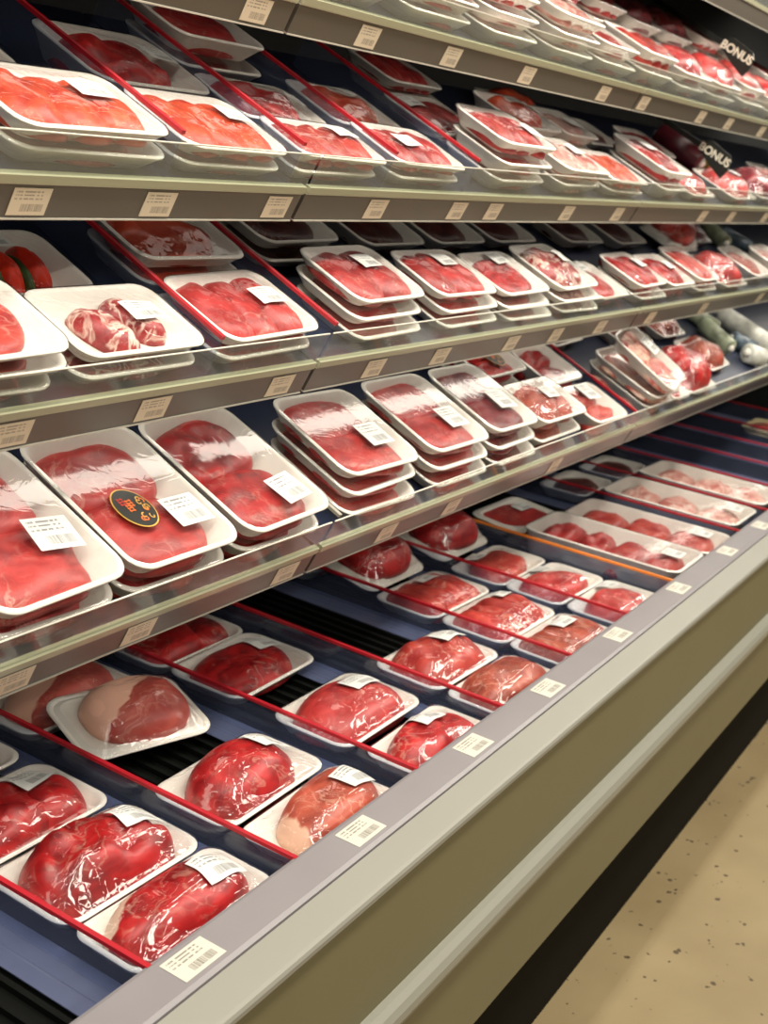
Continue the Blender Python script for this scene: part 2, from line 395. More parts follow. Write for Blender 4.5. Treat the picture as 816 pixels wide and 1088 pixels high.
for k in range(4):
    for i in range(1, 5):
        make_shelf(k, i, FRM[k], '%s section of the %s shelf with taupe price strip and clear front lip' % (POS[i], LVL[k]))
for i in range(1, 5):
    make_shelf('t', i, (.982 - .045 * math.sin(TS), .530 + .045 * math.cos(TS), TS), '%s section of the dark uppermost shelf above the goods' % POS[i])

# ------------------------------------------------------------------ dividers
ORD = ['first', 'second', 'third', 'fourth', 'fifth', 'sixth', 'seventh', 'eighth', 'ninth', 'tenth', 'eleventh', 'twelfth', 'thirteenth', 'fourteenth', 'fifteenth', 'sixteenth', 'seventeenth']
def divider(k, x, length, hgt, cap, foot, label, group, t0=.008):
    d = thing('lane_divider', label, 'divider', plane_mw(k, x, t0), group)
    MB().box(-.001, .001, 0, length, .0012, hgt - .004).build('divider_panel', DIVCLEAR, d)
    MB().box(-.0032, .0032, 0, length, hgt - .0038, hgt + .001).build('divider_cap', cap, d)
    if foot:
        f = MB().prismx([(-foot, -.0018), (-foot, -.0004), (-foot * .55, -.0004), (-foot * .5, .0002), (-foot * .45, -.0004), (.016, -.0004), (.016, -.0018)], 0, length)
        f.build('divider_foot', NAVY, d)
    return d
dx = [.780, 1.030, 1.310, 1.570, 1.837, 2.105, 2.365, 2.860, 3.120, 3.385, 3.64, 3.90, 4.17, 4.52]
for j, x in enumerate(dx):
    if j == 6: divider('d', x, .60, .057, ORANGE, .045, 'orange topped clear divider in the bottom deck', 'deck dividers')
    else: divider('d', x, .62, .057, RED, .045, 'red topped clear divider in the bottom deck, %s from the near end' % ORD[j], 'deck dividers')
for j, x in enumerate([1.075, 1.308, 1.535, 1.790]):
    divider(1, x, .40, .060, RED, 0, 'red topped clear divider on the third shelf, %s from the left' % ORD[j], 'shelf dividers')
for j, x in enumerate([1.120, 1.360]):
    divider(2, x, .40, .058, RED, 0, 'red topped clear divider on the second shelf, %s from the left' % ORD[j], 'shelf dividers')
divider(3, 1.375, .38, .045, GREYCAP, 0, 'grey topped divider on the lowest shelf right of the red meat tray', 'shelf dividers')
divider(3, 2.565, .38, .04, RED, 0, 'red topped divider on the lowest shelf beside the chop stack', 'shelf dividers')

# ------------------------------------------------------------------ packs
def rr(hw, hd, r, n=5):
    pts = []
    for cx, cy, a0 in ((hw - r, hd - r, 0), (-hw + r, hd - r, 90), (-hw + r, -hd + r, 180), (hw - r, -hd + r, 270)):
        for i in range(n + 1):
            a = math.radians(a0 + 90 * i / n); pts.append((cx + r * math.cos(a), cy + r * math.sin(a)))
    return pts
def loft(rings, cap0=True, cap1=True):
    V = []; F = []; n = len(rings[0])
    for r in rings: V += r
    for k in range(len(rings) - 1):
        for i in range(n):
            j = (i + 1) % n
            F.append((k * n + i, k * n + j, (k + 1) * n + j, (k + 1) * n + i))
    if cap0: F.append(tuple(range(n - 1, -1, -1)))
    if cap1: F.append(tuple((len(rings) - 1) * n + i for i in range(n)))
    return V, F
def tray_mesh(w, d, h, fl=.28):
    hw, hd = w / 2, d / 2; r = min(.03, d * .2); sl = .010 + h * fl
    prof = [(sl + .003, 0), (sl, .002), (.003, h - .005), (.0005, h - .003), (0, h - .0015), (.0012, h), (.0055, h), (.008, h - .002), (sl + .004, .008), (sl + .009, .0045)]
    rings = [[(px, py, z) for px, py in rr(hw - i, hd - i, max(.006, r - i * .5))] for i, z in prof]
    return loft(rings)

class Blob:
    def __init__(s, cx, cy, rx, ry, h, z0, rot=0., sq=2.2, p=3., lump=0., seed=0, tilt=0., fat=None):
        s.__dict__.update(locals())
        rg = random.Random(seed); s.hm = [(k, rg.uniform(-1, 1) * .055 / (k - 1) ** .5, rg.uniform(0, 6.28)) for k in (2, 3, 4, 5)]
        s.ln = [(rg.uniform(2, 7), rg.uniform(2, 7), rg.uniform(0, 6.28), rg.uniform(.4, 1)) for _ in range(6)]
    def Rr(s, th):
        c, q = np.abs(np.cos(th)), np.abs(np.sin(th))
        R_ = (c ** s.sq + q ** s.sq) ** (-1 / s.sq)
        for k, a, ph in s.hm: R_ = R_ * (1 + a * np.sin(k * th + ph))
        return R_
    def hh(s, u, v):                    # local normalised coordinates
        th = np.arctan2(v, u); rho = np.hypot(u, v) / s.Rr(th)
        q = np.clip(1 - np.clip(rho, 0, 1) ** s.p, 0, 1) ** .5
        ln = sum(a * np.sin(fx * u + ph) * np.sin(fy * v + ph * 1.7) for fx, fy, ph, a in s.ln) / 3
        h = s.h * q * (1 + (.10 + .22 * s.lump) * ln)
        if s.lump: h = h * (1 - .16 * s.lump * np.abs(np.sin(u * 6.5 + 1.1 * np.sin(v * 3 + s.seed))) ** 6)
        return rho, s.z0 + h + s.tilt * u * q
    def at(s, X, Y):
        c, q = math.cos(s.rot), math.sin(s.rot)
        u = ((X - s.cx) * c + (Y - s.cy) * q) / s.rx; v = (-(X - s.cx) * q + (Y - s.cy) * c) / s.ry
        rho, z = s.hh(u, v)
        return np.where(rho < 1, z, 0)
    def build(s, name, m, parent, seg=36):
        rs = [.0, .22, .42, .58, .71, .81, .89, .945, .98, 1.0]
        V = []; A = []; F = []
        c, q = math.cos(s.rot), math.sin(s.rot)
        for r in rs[1:]:
            for i in range(seg):
                th = np.float64(2 * math.pi * i / seg); R_ = s.Rr(th) * r
                u, v = R_ * math.cos(th), R_ * math.sin(th)
                _, z = s.hh(u, v)
                if r == 1.0: z = s.z0
                X, Y = u * s.rx, v * s.ry
                V.append((s.cx + X * c - Y * q, s.cy + X * q + Y * c, z))
                f = 0.
                if s.fat: f = .5 + (u * s.fat[0] + v * s.fat[1] - (s.fat[2] if len(s.fat) > 2 else .68)) * 3.2
                A.append(f)
        n0 = len(V)
        _, zc = s.hh(np.float64(0), np.float64(1e-6)); V.append((s.cx, s.cy, float(zc))); A.append(0)
        V.append((s.cx, s.cy, s.z0)); A.append(0)
        nr = len(rs) - 1
        for k in range(nr - 1):
            for i in range(seg):
                j = (i + 1) % seg; F.append((k * seg + i, (k + 1) * seg + i, (k + 1) * seg + j, k * seg + j))
        for i in range(seg):
            j = (i + 1) % seg; F.append((n0, i, j)); F.append((n0 + 1, (nr - 1) * seg + j, (nr - 1) * seg + i))
        return mesh(name, V, F, m, parent, True, A)

class Film:
    NX, NY = 30, 22
    def __init__(s, w, d, h, blobs, flat=False):
        s.w, s.d, s.h = w, d, h
        gx = np.linspace(-w / 2, w / 2, s.NX); gy = np.linspace(-d / 2, d / 2, s.NY)
        X, Y = np.meshgrid(gx, gy, indexing='ij')
        obs = np.full(X.shape, -1.)
        for b in blobs: obs = np.maximum(obs, b.at(X, Y) + .0022)
        edge = (np.abs(X) > w / 2 - .006) | (np.abs(Y) > d / 2 - .006)
        top = h + .0012
        z = np.where(edge, top, np.maximum(obs, top))
        for _ in range(260):
            a = z.copy()
            a[1:-1, 1:-1] = (z[2:, 1:-1] + z[:-2, 1:-1] + z[1:-1, 2:] + z[1:-1, :-2]) / 4
            z = np.where(edge, top, np.maximum(obs, a))
        a = z.copy()
        a[1:-1, 1:-1] = (z[2:, 1:-1] + z[:-2, 1:-1] + z[1:-1, 2:] + z[1:-1, :-2] + 2 * z[1:-1, 1:-1]) / 6
        s.z = np.where(edge, top, np.maximum(a, obs))
    def at(s, x, y):
        fx = min(max((x / s.w + .5) * (s.NX - 1), 0), s.NX - 1.001); fy = min(max((y / s.d + .5) * (s.NY - 1), 0), s.NY - 1.001)
        i, j = int(fx), int(fy); a, b = fx - i, fy - j
        return float((s.z[i, j] * (1 - b) + s.z[i, j + 1] * b) * (1 - a) + (s.z[i + 1, j] * (1 - b) + s.z[i + 1, j + 1] * b) * a)
    def build(s, parent, m=None, fl=.28):
        hw, hd, h = s.w / 2, s.d / 2, s.h; r = min(.03, s.d * .2)
        base = rr(hw, hd, r, 7)
        rings = []
        sl = .010 + h * fl
        for ins, z in ((sl * .55 - .002, h * .45), (.0022, h - .006), (-.0008, h - .002)):
            rings.append([(px, py, z) for px, py in rr(hw - ins, hd - ins, r, 7)])
        for k in (.997, .95, .88, .80, .72, .63, .54, .45, .36, .27, .18, .09):
            rings.append([(px * k, py * k, max(s.at(px * k, py * k), s.h + .001)) for px, py in base])
        V, F = loft(rings, False, False)
        n = len(base); V.append((0, 0, s.at(0, 0))); c = len(V) - 1; k0 = (len(rings) - 1) * n
        for i in range(n): F.append((c, k0 + i, k0 + (i + 1) % n))
        return mesh('film', V, F, m, parent, True)

def patch(name, film, cx, cy, w, d, rot, m, parent, nx=10, ny=8, lift=.0022):
    V = []; F = []; UV = []
    c, q = math.cos(math.radians(rot)), math.sin(math.radians(rot))
    zs = []
    for i in range(nx + 1):
        for j in range(ny + 1):
            u, v = (i / nx - .5) * w, (j / ny - .5) * d
            x, y = cx + u * c - v * q, cy + u * q + v * c
            V.append((x, y, film.at(x, y) + lift)); UV.append((i / nx, j / ny))
    for i in range(nx):
        for j in range(ny):
            a = i * (ny + 1) + j; F.append((a, a + ny + 1, a + ny + 2, a + 1))
    return mesh(name, V, F, m, parent, True, uv=UV)

STK = {'black': simple('sticker_black', (.012, .012, .010), .35), 'gold': simple('sticker_gold', (.62, .36, .06), .4),
       'orange': simple('sticker_orange', (.75, .16, .02), .4), 'red': simple('sticker_red', (.5, .03, .02), .4)}
def sticker(film, cx, cy, parent, small=False):
    rx, ry = (.026, .032) if not small else (.026, .024)
    def disc(sx, sy, lift, m, name, par):
        V = [(cx, cy, film.at(cx, cy) + lift)]; F = []
        n = 28
        for i in range(n):
            a = 2 * math.pi * i / n; x, y = cx + sx * math.cos(a), cy + sy * math.sin(a); V.append((x, y, film.at(x, y) + lift)); F.append((0, 1 + i, 1 + (i + 1) % n))
        return mesh(name, V, F, m, par, True)
    st = disc(rx * 1.06, ry * 1.06, .0014, STK['gold'], 'sticker', parent)
    disc(rx, ry, .0019, STK['black'], 'sticker_field', st)
    rg = random.Random(4)
    groups = {'red': [], 'orange': [], 'gold': []}
    def stroke(col, pts, wd):
        groups[col].append((pts, wd))
    # two blocks of strokes and a swarm of little scrolls
    for bx, by, col in ((-.42, .40, 'red'), (-.05, .25, 'orange'), (-.25, .02, 'orange')):
        for k in range(3):
            stroke(col, [(bx - .18, by - .14 + .14 * k), (bx + .18, by - .14 + .14 * k)], .05)
        stroke(col, [(bx - .12, by - .2), (bx - .12, by + .2)], .05); stroke(col, [(bx + .12, by - .2), (bx + .12, by + .2)], .05)
    for k in range(10):
        while True:
            bx, by = rg.uniform(-.7, .8), rg.uniform(-.85, .5)
            if bx * bx + by * by < .6 and (by < -.15 or bx > .25): break
        a0 = rg.uniform(0, 6.28)
        stroke('gold' if k % 3 else 'orange', [(bx + .15 * math.cos(a0 + t * .5) * (1 - t * .06), by + .15 * math.sin(a0 + t * .5) * (1 - t * .06)) for t in range(10)], .055)
    for col, st_ in groups.items():
        V = []; F = []
        for pts, wd in st_:
            for (ax, ay), (bx, by) in zip(pts, pts[1:]):
                dx_, dy_ = bx - ax, by - ay; l = math.hypot(dx_, dy_) or 1; nx_, ny_ = -dy_ / l * wd / 2, dx_ / l * wd / 2
                n = len(V)
                for px, py in ((ax + nx_, ay + ny_), (ax - nx_, ay - ny_), (bx - nx_, by - ny_), (bx + nx_, by + ny_)):
                    x, y = cx + px * rx, cy + py * ry; V.append((x, y, film.at(x, y) + .0024))
                F.append((n, n + 1, n + 2, n + 3))
        mesh('sticker_ornament', V, F, STK[col], st)

def contents(kind, w, d, h, H, o, rg, seed):
    """list of (part name, blob, material key or None)"""
    z0 = .0050; out = []
    rx = o.get('rx', .435) * w; ry = o.get('ry', .455) * d
    fat = o.get('fat')
    ox = o.get('ox', 0) * w
    if kind == 'roast':
        out.append(('roast', Blob(ox, 0, rx, ry, H - z0, z0, rg.uniform(-.12, .12), o.get('sq', 2.5), 3.6, o.get('lump', .15), seed, 0, fat), None))
    elif kind == 'roastflat':
        HH = max(H, h + .006)
        out.append(('cutlet', Blob(-.06 * w, 0, .40 * w, .40 * d, HH - z0, z0, rg.uniform(-.1, .1), 2.6, 5., .5, seed), None))
    elif kind == 'pork':
        out.append(('pork_joint', Blob(.04 * w, 0, .40 * w, .42 * d, H - z0, z0, .1, 2.3, 2.6, .1, seed, 0, fat), None))
    elif kind == 'steak':
        out.append(('steak', Blob(-.02 * w, -.02 * d, o.get('rx', .41) * w, o.get('ry', .41) * d, H - z0, z0, rg.uniform(-.2, .2), 2.4, 7., .15, seed, 0, fat), None))
    elif kind == 'steak2':
        out.append(('steak', Blob(-.10 * w, .02 * d, .34 * w, .44 * d, H - z0, z0, .3, 2.3, 4., .3, seed, 0, fat), None))
        out.append(('steak', Blob(.21 * w, -.03 * d, .25 * w, .39 * d, (H - z0) * .8, z0, -.2, 2.3, 4., .2, seed + 1), None))
    elif kind == 'steakpair':
        out.append(('steak', Blob(-.14 * w, -.10 * d, .13 * w, .36 * d, H - z0, z0, .42, 2.2, 4., .2, seed), None))
        out.append(('steak', Blob(.15 * w, .02 * d, .12 * w, .34 * d, H - z0, z0, .42, 2.2, 4., .2, seed + 1), None))
    elif kind == 'slices':
        n = o.get('n', 3)
        for i in range(n):
            f = (i + .5) / n - .5
            out.append(('meat_slice', Blob(f * w * .76, rg.uniform(-.02, .02) * d, w * .94 / n * .62, d * .455, (H - z0) * rg.uniform(.86, 1.), z0, rg.uniform(-.12, .12), 2.8, 3.6, .3, seed + i, -.10 * (H - z0)), None))
    elif kind == 'deep':
        n = o.get('n', 2); HH = min(H, h - .003)
        for i in range(n):
            f = (i + .5) / n - .5
            out.append(('steak', Blob(rg.uniform(-.05, -.01) * w, -.01 * d - f * d * .84, .425 * w, d * 1.0 / n * .5, (HH - z0) * (1 - .10 * i), z0, rg.uniform(-.12, .12), 3.0, 6., .3, seed + i), None))
    elif kind == 'long':
        n = o.get('n', 4); HH = H
        for i in range(n):
            f = (i + .5) / n - .5
            out.append(('meat_slice', Blob(rg.uniform(-.03, .03) * w, f * d * .86, .43 * w, d * .95 / n * .52, (HH - z0) * rg.uniform(.9, 1.), z0, rg.uniform(-.2, .2), 2.6, 4., .3, seed + i), None))
    elif kind == 'peppers':
        for i in range(4):
            f = (i + .5) / 4 - .5
            out.append(('red_pepper', Blob(f * w * .72, 0, .085 * w, .38 * d, .026, z0, -.25, 2.2, 2.2, .3, seed + i), 'pepper'))
        for i in range(3):
            f = (i + 1) / 4 - .5
            out.append(('green_pepper', Blob(f * w * .72, -.05 * d, .045 * w, .36 * d, .021, z0, -.25, 2.2, 2.2, .2, seed + 9 + i), 'green'))
    return out

PNAME = {'roast': 'roast_pack', 'pork': 'pork_pack', 'steak': 'steak_pack', 'steak2': 'steak_pack', 'steakpair': 'steak_pack', 'slices': 'sliced_meat_pack', 'deep': 'deep_meat_pack', 'long': 'long_meat_pack', 'peppers': 'skewer_pack', 'roastflat': 'cutlet_pack'}
GRP = {'d': 'meat packs on the bottom deck', 3: 'meat packs on the lowest shelf', 2: 'meat packs on the second shelf', 1: 'meat packs on the third shelf', 0: 'meat packs on the top goods shelf'}
def make_pack(k, kind, mk, th, x, t, n, w, d, o, label, seed, under=False, pitch=0., yaw=0.):
    rg = random.Random(seed)
    H = o.get('H') if not under else None
    if H and kind in ('roast', 'pork'): H *= .92
    if H is None: H = {'slices': th + .006, 'steak': th - .001, 'steak2': th + .004, 'steakpair': th + .006, 'deep': th - .003, 'long': th - .003, 'roastflat': th + .01, 'roast': .05, 'pork': .05, 'peppers': .03}.get(kind, th)
    if under:
        kind = 'steak' if kind not in ('deep',) else 'deep'; H = (th - .005) * .86
    p = thing(PNAME[kind], label, 'meat pack', plane_mw(k, x, t, n, yaw, pitch), GRP[k])
    fl = .06 if kind == 'long' else .28
    V, F = tray_mesh(w, d, th, fl)
    mesh('tray', V, F, TRAYM[o.get('tray', 'white')], p, True).data.set_sharp_from_angle(angle=.9)
    cont = contents(kind, w, d, th, H, o if not under else {}, rg, seed)
    for nm, b, m in cont: b.build(nm, MEAT[m or mk], p)
    fm = Film(w, d, th, [c[1] for c in cont])
    fm.build(p, FILMTAUT if kind in ('deep', 'long') else FILM if kind in ('roast', 'pork') else FILMMID, fl)
    if not under and not o.get('nolab'):
        u, v, rot = o.get('lab', (.25, .15, 0))
        if kind in ('roast', 'pork'): v -= .20
        elif kind in ('slices', 'steak2', 'roastflat', 'steakpair'): v -= .12
        lw, ld = ((.058, .050) if kind == 'deep' else (.064, .042) if kind in ('roast', 'steak2') and k == 'd' else (.056, .034))
        if kind == 'long': lw, ld = .05, .045
        patch('price_label', fm, u * w, v * d, lw, ld, rot + rg.uniform(-5, 5), LABEL, p)
    if not under and o.get('sticker'):
        sticker(fm, o['sticker'][0] * w, o['sticker'][1] * d, p, small=(k == 3 and d < .16))
    return p
PACKS = [
    ('P1', 'd', 'roast', 'beef', 0.026, 0.908, 0.079, 0.228, 0.106, 0, {'H': 0.058, 'lab': (0.24, 0.15, 0), 'fat': (-0.75, 0.66, 0.72)}, 'smooth red beef roast with a pale fat edge, nearest pack on the deck'),
    ('P2', 'd', 'roast', 'beef', 0.026, 0.91, 0.204, 0.225, 0.137, 0, {'H': 0.068, 'lab': (0.25, 0.2, 0), 'lump': 1}, 'knobbly dark red beef roast in the nearest deck lane, second pack from the rim'),
    ('P3', 'd', 'steak2', 'beef', 0.026, 0.905, 0.35, 0.225, 0.14, 0, {'H': 0.05, 'lab': (0.2, 0.25, 15), 'fat': (-0.8, 0.3)}, 'red beef cut, third pack from the rim in the nearest deck lane'),
    ('P3b', 'd', 'steak', 'beef', 0.026, 0.9, 0.505, 0.225, 0.14, 0, {'H': 0.03}, 'beef pack at the left picture edge, farthest in the nearest deck lane'),
    ('P4', 'd', 'roast', 'beef', 0.026, 1.172, 0.2, 0.228, 0.135, 0, {'H': 0.066, 'lab': (0.27, 0.25, 0), 'rx': 0.36}, 'tall domed bright red roast showing bare white tray at its left'),
    ('P5', 'd', 'roast', 'brown', 0.026, 1.176, 0.068, 0.225, 0.115, 0, {'H': 0.056, 'lab': (0.3, 0.2, 0), 'ox': 0.08, 'fat': (-1.0, 0.2, 0.82)}, 'brownish red rolled roast with fatty left end, against the front rim'),
    ('P6', 'd', 'pork', 'pork', 0.03, 1.169, 0.403, 0.205, 0.15, 0, {'H': 0.053, 'base': 0.022, 'pitch': 9, 'yaw': -18, 'nolab': 1, 'fat': (-0.6, 0.8, 0.1)}, 'pink pork joint with red cut face on a tipped white tray'),
    ('P7', 'd', 'pork', 'pork', 0.026, 1.165, 0.54, 0.235, 0.14, 0, {'H': 0.062, 'nolab': 1, 'fat': (-0.3, 0.95, 0.0)}, 'pale pink pork joint behind the tipped pork tray, partly under the lowest shelf'),
    ('P8', 'd', 'steak2', 'beef', 0.026, 1.452, 0.064, 0.215, 0.108, 0, {'H': 0.045, 'lab': (0.1, 0.36, 0)}, 'rounded beef piece beside a broad bare white tray end, against the front rim'),
    ('P9', 'd', 'roast', 'pinkbeef', 0.026, 1.446, 0.207, 0.225, 0.145, 0, {'H': 0.052, 'lab': (0.2, 0.3, 0), 'rx': 0.46, 'ry': 0.46, 'sq': 3.2}, 'blocky red beef slab, second pack from the rim in the third deck lane'),
    ('P10', 'd', 'roast', 'beef', 0.026, 1.448, 0.414, 0.223, 0.15, 0, {'H': 0.042, 'lab': (0.28, 0.28, 0), 'rx': 0.42}, 'dark red beef cut behind the empty gap in the third deck lane'),
    ('P11', 'd', 'steak2', 'beef', 0.026, 1.445, 0.56, 0.225, 0.14, 0, {'H': 0.038, 'nolab': 1}, 'dark red beef pack at the back of the third deck lane under the shelf edge'),
    ('P12', 'd', 'roast', 'salmon', 0.026, 1.71, 0.197, 0.22, 0.135, 0, {'H': 0.056, 'lab': (0.2, 0.3, 0), 'rx': 0.46, 'ry': 0.47, 'sq': 3.2, 'lump': 1}, 'red streaked beef heap, second from the rim in the fourth deck lane'),
    ('P13', 'd', 'roast', 'brown', 0.026, 1.71, 0.066, 0.225, 0.115, 0, {'H': 0.058, 'nolab': 1, 'rx': 0.46, 'ry': 0.47}, 'pale brownish red beef piece against the rim in the fourth deck lane'),
    ('P14', 'd', 'slices', 'salmon', 0.026, 1.97, 0.355, 0.235, 0.14, 0, {'H': 0.042, 'n': 4, 'lab': (0.05, 0.36, 0)}, 'row of overlapping light red slices, third pack from the rim in the fifth deck lane'),
    ('P15', 'd', 'slices', 'salmon', 0.026, 1.97, 0.21, 0.235, 0.14, 0, {'H': 0.046, 'n': 4, 'lab': (0.25, 0.36, 0)}, 'heap of thick orange red slices, second pack from the rim in the fifth deck lane'),
    ('P16', 'd', 'slices', 'brown', 0.026, 1.97, 0.072, 0.235, 0.13, 0, {'H': 0.042, 'n': 4, 'lab': (0.1, 0.3, 0)}, 'pack of brownish slices against the rim in the fifth deck lane'),
    ('P20', 'd', 'steak2', 'beef', 0.026, 1.965, 0.645, 0.225, 0.14, 0, {'H': 0.04, 'nolab': 1}, 'shaded dark red beef pack far back in the fifth deck lane'),
    ('P17', 'd', 'roast', 'beef', 0.03, 1.97, 0.505, 0.22, 0.15, 0, {'H': 0.058, 'base': 0.03, 'pitch': 13, 'lab': (-0.1, 0.34, 0), 'rx': 0.4, 'sq': 2.6, 'fat': (0.4, 0.3)}, 'deep red steak on a raised white tray in the fifth deck lane'),
    ('P18', 'd', 'roast', 'beef', 0.03, 2.235, 0.49, 0.22, 0.14, 0, {'H': 0.056, 'base': 0.03, 'pitch': 12, 'nolab': 1, 'fat': (0.4, 0.3)}, 'deep red meat wedge on a raised tray at the back of the sixth deck lane'),
    ('P19', 'd', 'steak', 'pinkbeef', 0.03, 2.56, 0.465, 0.235, 0.14, 0, {'base': 0.022, 'pitch': 5, 'lab': (0.22, 0.1, 0)}, 'muted red steak in a shaded tray just under the shelf edge behind the long trays'),
    ('P21', 'd', 'steak', 'salmon', 0.024, 2.235, 0.345, 0.235, 0.13, 0, {'H': 0.032, 'lab': (-0.1, 0.36, 0), 'rx': 0.4, 'ry': 0.42, 'fat': (0.9, 0.35)}, 'round red steak, third from the rim beside the orange divider'),
    ('P22', 'd', 'steak', 'pinkbeef', 0.024, 2.235, 0.212, 0.235, 0.13, 0, {'H': 0.034, 'lab': (0.1, 0.38, 0), 'rx': 0.38, 'ry': 0.4, 'fat': (0.9, 0.4)}, 'round marbled steak with a cream fat rim, second from the rim beside the orange divider'),
    ('P23s', 'd', 'steak', 'pinkbeef', 0.024, 2.235, 0.078, 0.235, 0.13, 0, {'H': 0.034, 'lab': (0.25, 0.33, 0), 'rx': 0.38, 'ry': 0.4, 'fat': (0.9, 0.3)}, 'round marbled steak nearest the rim beside the orange divider'),
    ('P23', 'd', 'long', 'pinkbeef', 0.062, 2.5, 0.195, 0.2, 0.37, 0, {'lab': (0.1, -0.36, 0)}, 'long white tray of dull red pieces next to the orange divider'),
    ('P24', 'd', 'long', 'salmon', 0.05, 2.725, 0.195, 0.2, 0.37, 0, {'n': 3, 'lab': (0.2, -0.33, 0)}, 'long white tray of red slices with wide fat, second long tray from the orange divider'),
    ('P25', 'd', 'long', 'pale', 0.06, 2.985, 0.205, 0.21, 0.36, 0, {'n': 3, 'lab': (0.2, -0.36, 0)}, 'long white tray of pale pink strips, third long tray from the orange divider'),
    ('P26', 'd', 'long', 'pale', 0.06, 3.25, 0.205, 0.21, 0.36, 0, {'n': 3, 'nolab': 1}, 'long whitish tray of pale meat, farthest of the long deck trays'),
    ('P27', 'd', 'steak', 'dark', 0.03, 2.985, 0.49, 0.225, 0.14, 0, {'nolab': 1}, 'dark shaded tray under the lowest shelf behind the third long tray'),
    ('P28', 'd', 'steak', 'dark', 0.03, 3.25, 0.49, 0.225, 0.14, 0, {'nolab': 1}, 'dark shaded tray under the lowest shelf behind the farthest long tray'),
    ('P29', 'd', 'steak', 'brown', 0.03, 4.36, 0.33, 0.225, 0.15, 1, {'nolab': 1, 'tray': 'yellow'}, 'yellowish tray at the far right below the lowest shelf end'),
    ('S3a', 3, 'deep', 'pinkbeef', 0.078, 0.845, 0.115, 0.19, 0.235, 1, {'lab': (0.22, -0.15, -8)}, 'large deep tray of pink meat cut by the left picture edge, lowest shelf'),
    ('S3b', 3, 'deep', 'pinkbeef', 0.075, 1.045, 0.115, 0.19, 0.235, 1, {'lab': (0.24, -0.22, -5), 'sticker': (-0.12, -0.12)}, 'large deep tray with a black oval gold patterned sticker on its film'),
    ('S3c', 3, 'deep', 'beef', 0.075, 1.245, 0.115, 0.19, 0.235, 1, {'lab': (0.2, -0.28, 5), 'n': 2}, 'large deep tray with red meat touching the film, right of the oval sticker tray'),
    ('S3d', 3, 'deep', 'pinkbeef', 0.078, 1.525, 0.132, 0.205, 0.185, 2, {'lab': (0.2, -0.12, 0)}, 'deep tray of pink red meat just right of the lowest shelf joint'),
    ('S3e', 3, 'deep', 'pinkbeef', 0.078, 1.765, 0.13, 0.2, 0.19, 2, {'lab': (0.2, -0.15, 0)}, 'deep tray of pink meat, second right of the lowest shelf joint'),
    ('S3f', 3, 'deep', 'dark2', 0.078, 1.978, 0.13, 0.185, 0.185, 2, {'lab': (0.18, -0.1, 0)}, 'deep tray of narrow dark red meat, third right of the lowest shelf joint'),
    ('S3g2', 3, 'deep', 'beef', 0.072, 2.165, 0.235, 0.2, 0.12, 1, {'nolab': 1, 'sticker': (0.05, -0.1)}, 'red marinated meat tray with a small round gold sticker'),
    ('S3g', 3, 'steak2', 'brown', 0.072, 2.186, 0.089, 0.215, 0.12, 1, {'lab': (0.1, 0.2, 0)}, 'mixed brown and red meat tray before the round sticker tray'),
    ('S3h', 3, 'deep', 'beef', 0.05, 2.42, 0.2, 0.18, 0.13, 0, {'nolab': 1}, 'bright red meat tray half hidden behind the mixed brown tray'),
    ('S3i', 3, 'deep', 'salmon', 0.045, 2.425, 0.055, 0.18, 0.12, 0, {'lab': (0.1, 0.25, 0)}, 'light red flat meat pack left of the propped chop tray'),
    ('S3j', 3, 'deep', 'chop', 0.095, 2.745, 0.088, 0.19, 0.19, 2, {'lab': (0.25, 0.1, 0), 'pitch': 9, 'yaw': 10}, 'propped tray of red and white striped chops'),
    ('S3m', 3, 'steak', 'beef', 0.03, 2.915, 0.055, 0.12, 0.12, 0, {'nolab': 1}, 'little red meat pack between the chop stack and the shiny red roast'),
    ('S3k', 3, 'roast', 'beef', 0.026, 3.1, 0.085, 0.22, 0.17, 0, {'H': 0.085, 'nolab': 1}, 'shiny rounded red roast near the far right of the lowest shelf'),
    ('S3l', 3, 'roast', 'brown', 0.026, 3.38, 0.13, 0.2, 0.14, 0, {'H': 0.06, 'nolab': 1}, 'brownish red roast at the far right of the lowest shelf'),
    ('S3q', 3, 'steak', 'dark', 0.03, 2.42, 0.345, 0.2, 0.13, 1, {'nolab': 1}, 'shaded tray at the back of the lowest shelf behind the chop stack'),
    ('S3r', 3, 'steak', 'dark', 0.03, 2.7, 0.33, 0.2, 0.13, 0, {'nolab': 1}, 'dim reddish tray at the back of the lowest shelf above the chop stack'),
    ('S2a', 2, 'steak', 'salmon', 0.066, 0.785, 0.075, 0.2, 0.135, 2, {'H': 0.018, 'lab': (0.0, 0.3, 0)}, 'light red meat tray at the left picture edge, second shelf'),
    ('S2b', 2, 'peppers', 'pepper', 0.03, 0.945, 0.215, 0.235, 0.13, 0, {'lab': (0.1, 0.3, 0)}, 'tray of bright red and green stuffed skewers'),
    ('S2c', 2, 'steakpair', 'marbled', 0.05, 1.008, 0.073, 0.2, 0.125, 1, {'lab': (0.18, 0.12, 0)}, 'tray with two separate oval marbled steaks'),
    ('S2d', 2, 'roastflat', 'orange', 0.058, 1.245, 0.235, 0.21, 0.13, 1, {'lab': (0.15, 0.45, 0)}, 'orange red cutlet tray behind the red steak pack on the second shelf up'),
    ('S2e', 2, 'slices', 'pinkbeef', 0.05, 1.243, 0.08, 0.205, 0.14, 1, {'n': 3, 'lab': (0.22, 0.12, 0)}, 'flat red sliced meat pack just left of the second shelf joint'),
    ('S2f', 2, 'steak', 'dark', 0.05, 1.545, 0.285, 0.21, 0.14, 1, {'nolab': 1}, 'dim dark tray in shade at the back of the second shelf up'),
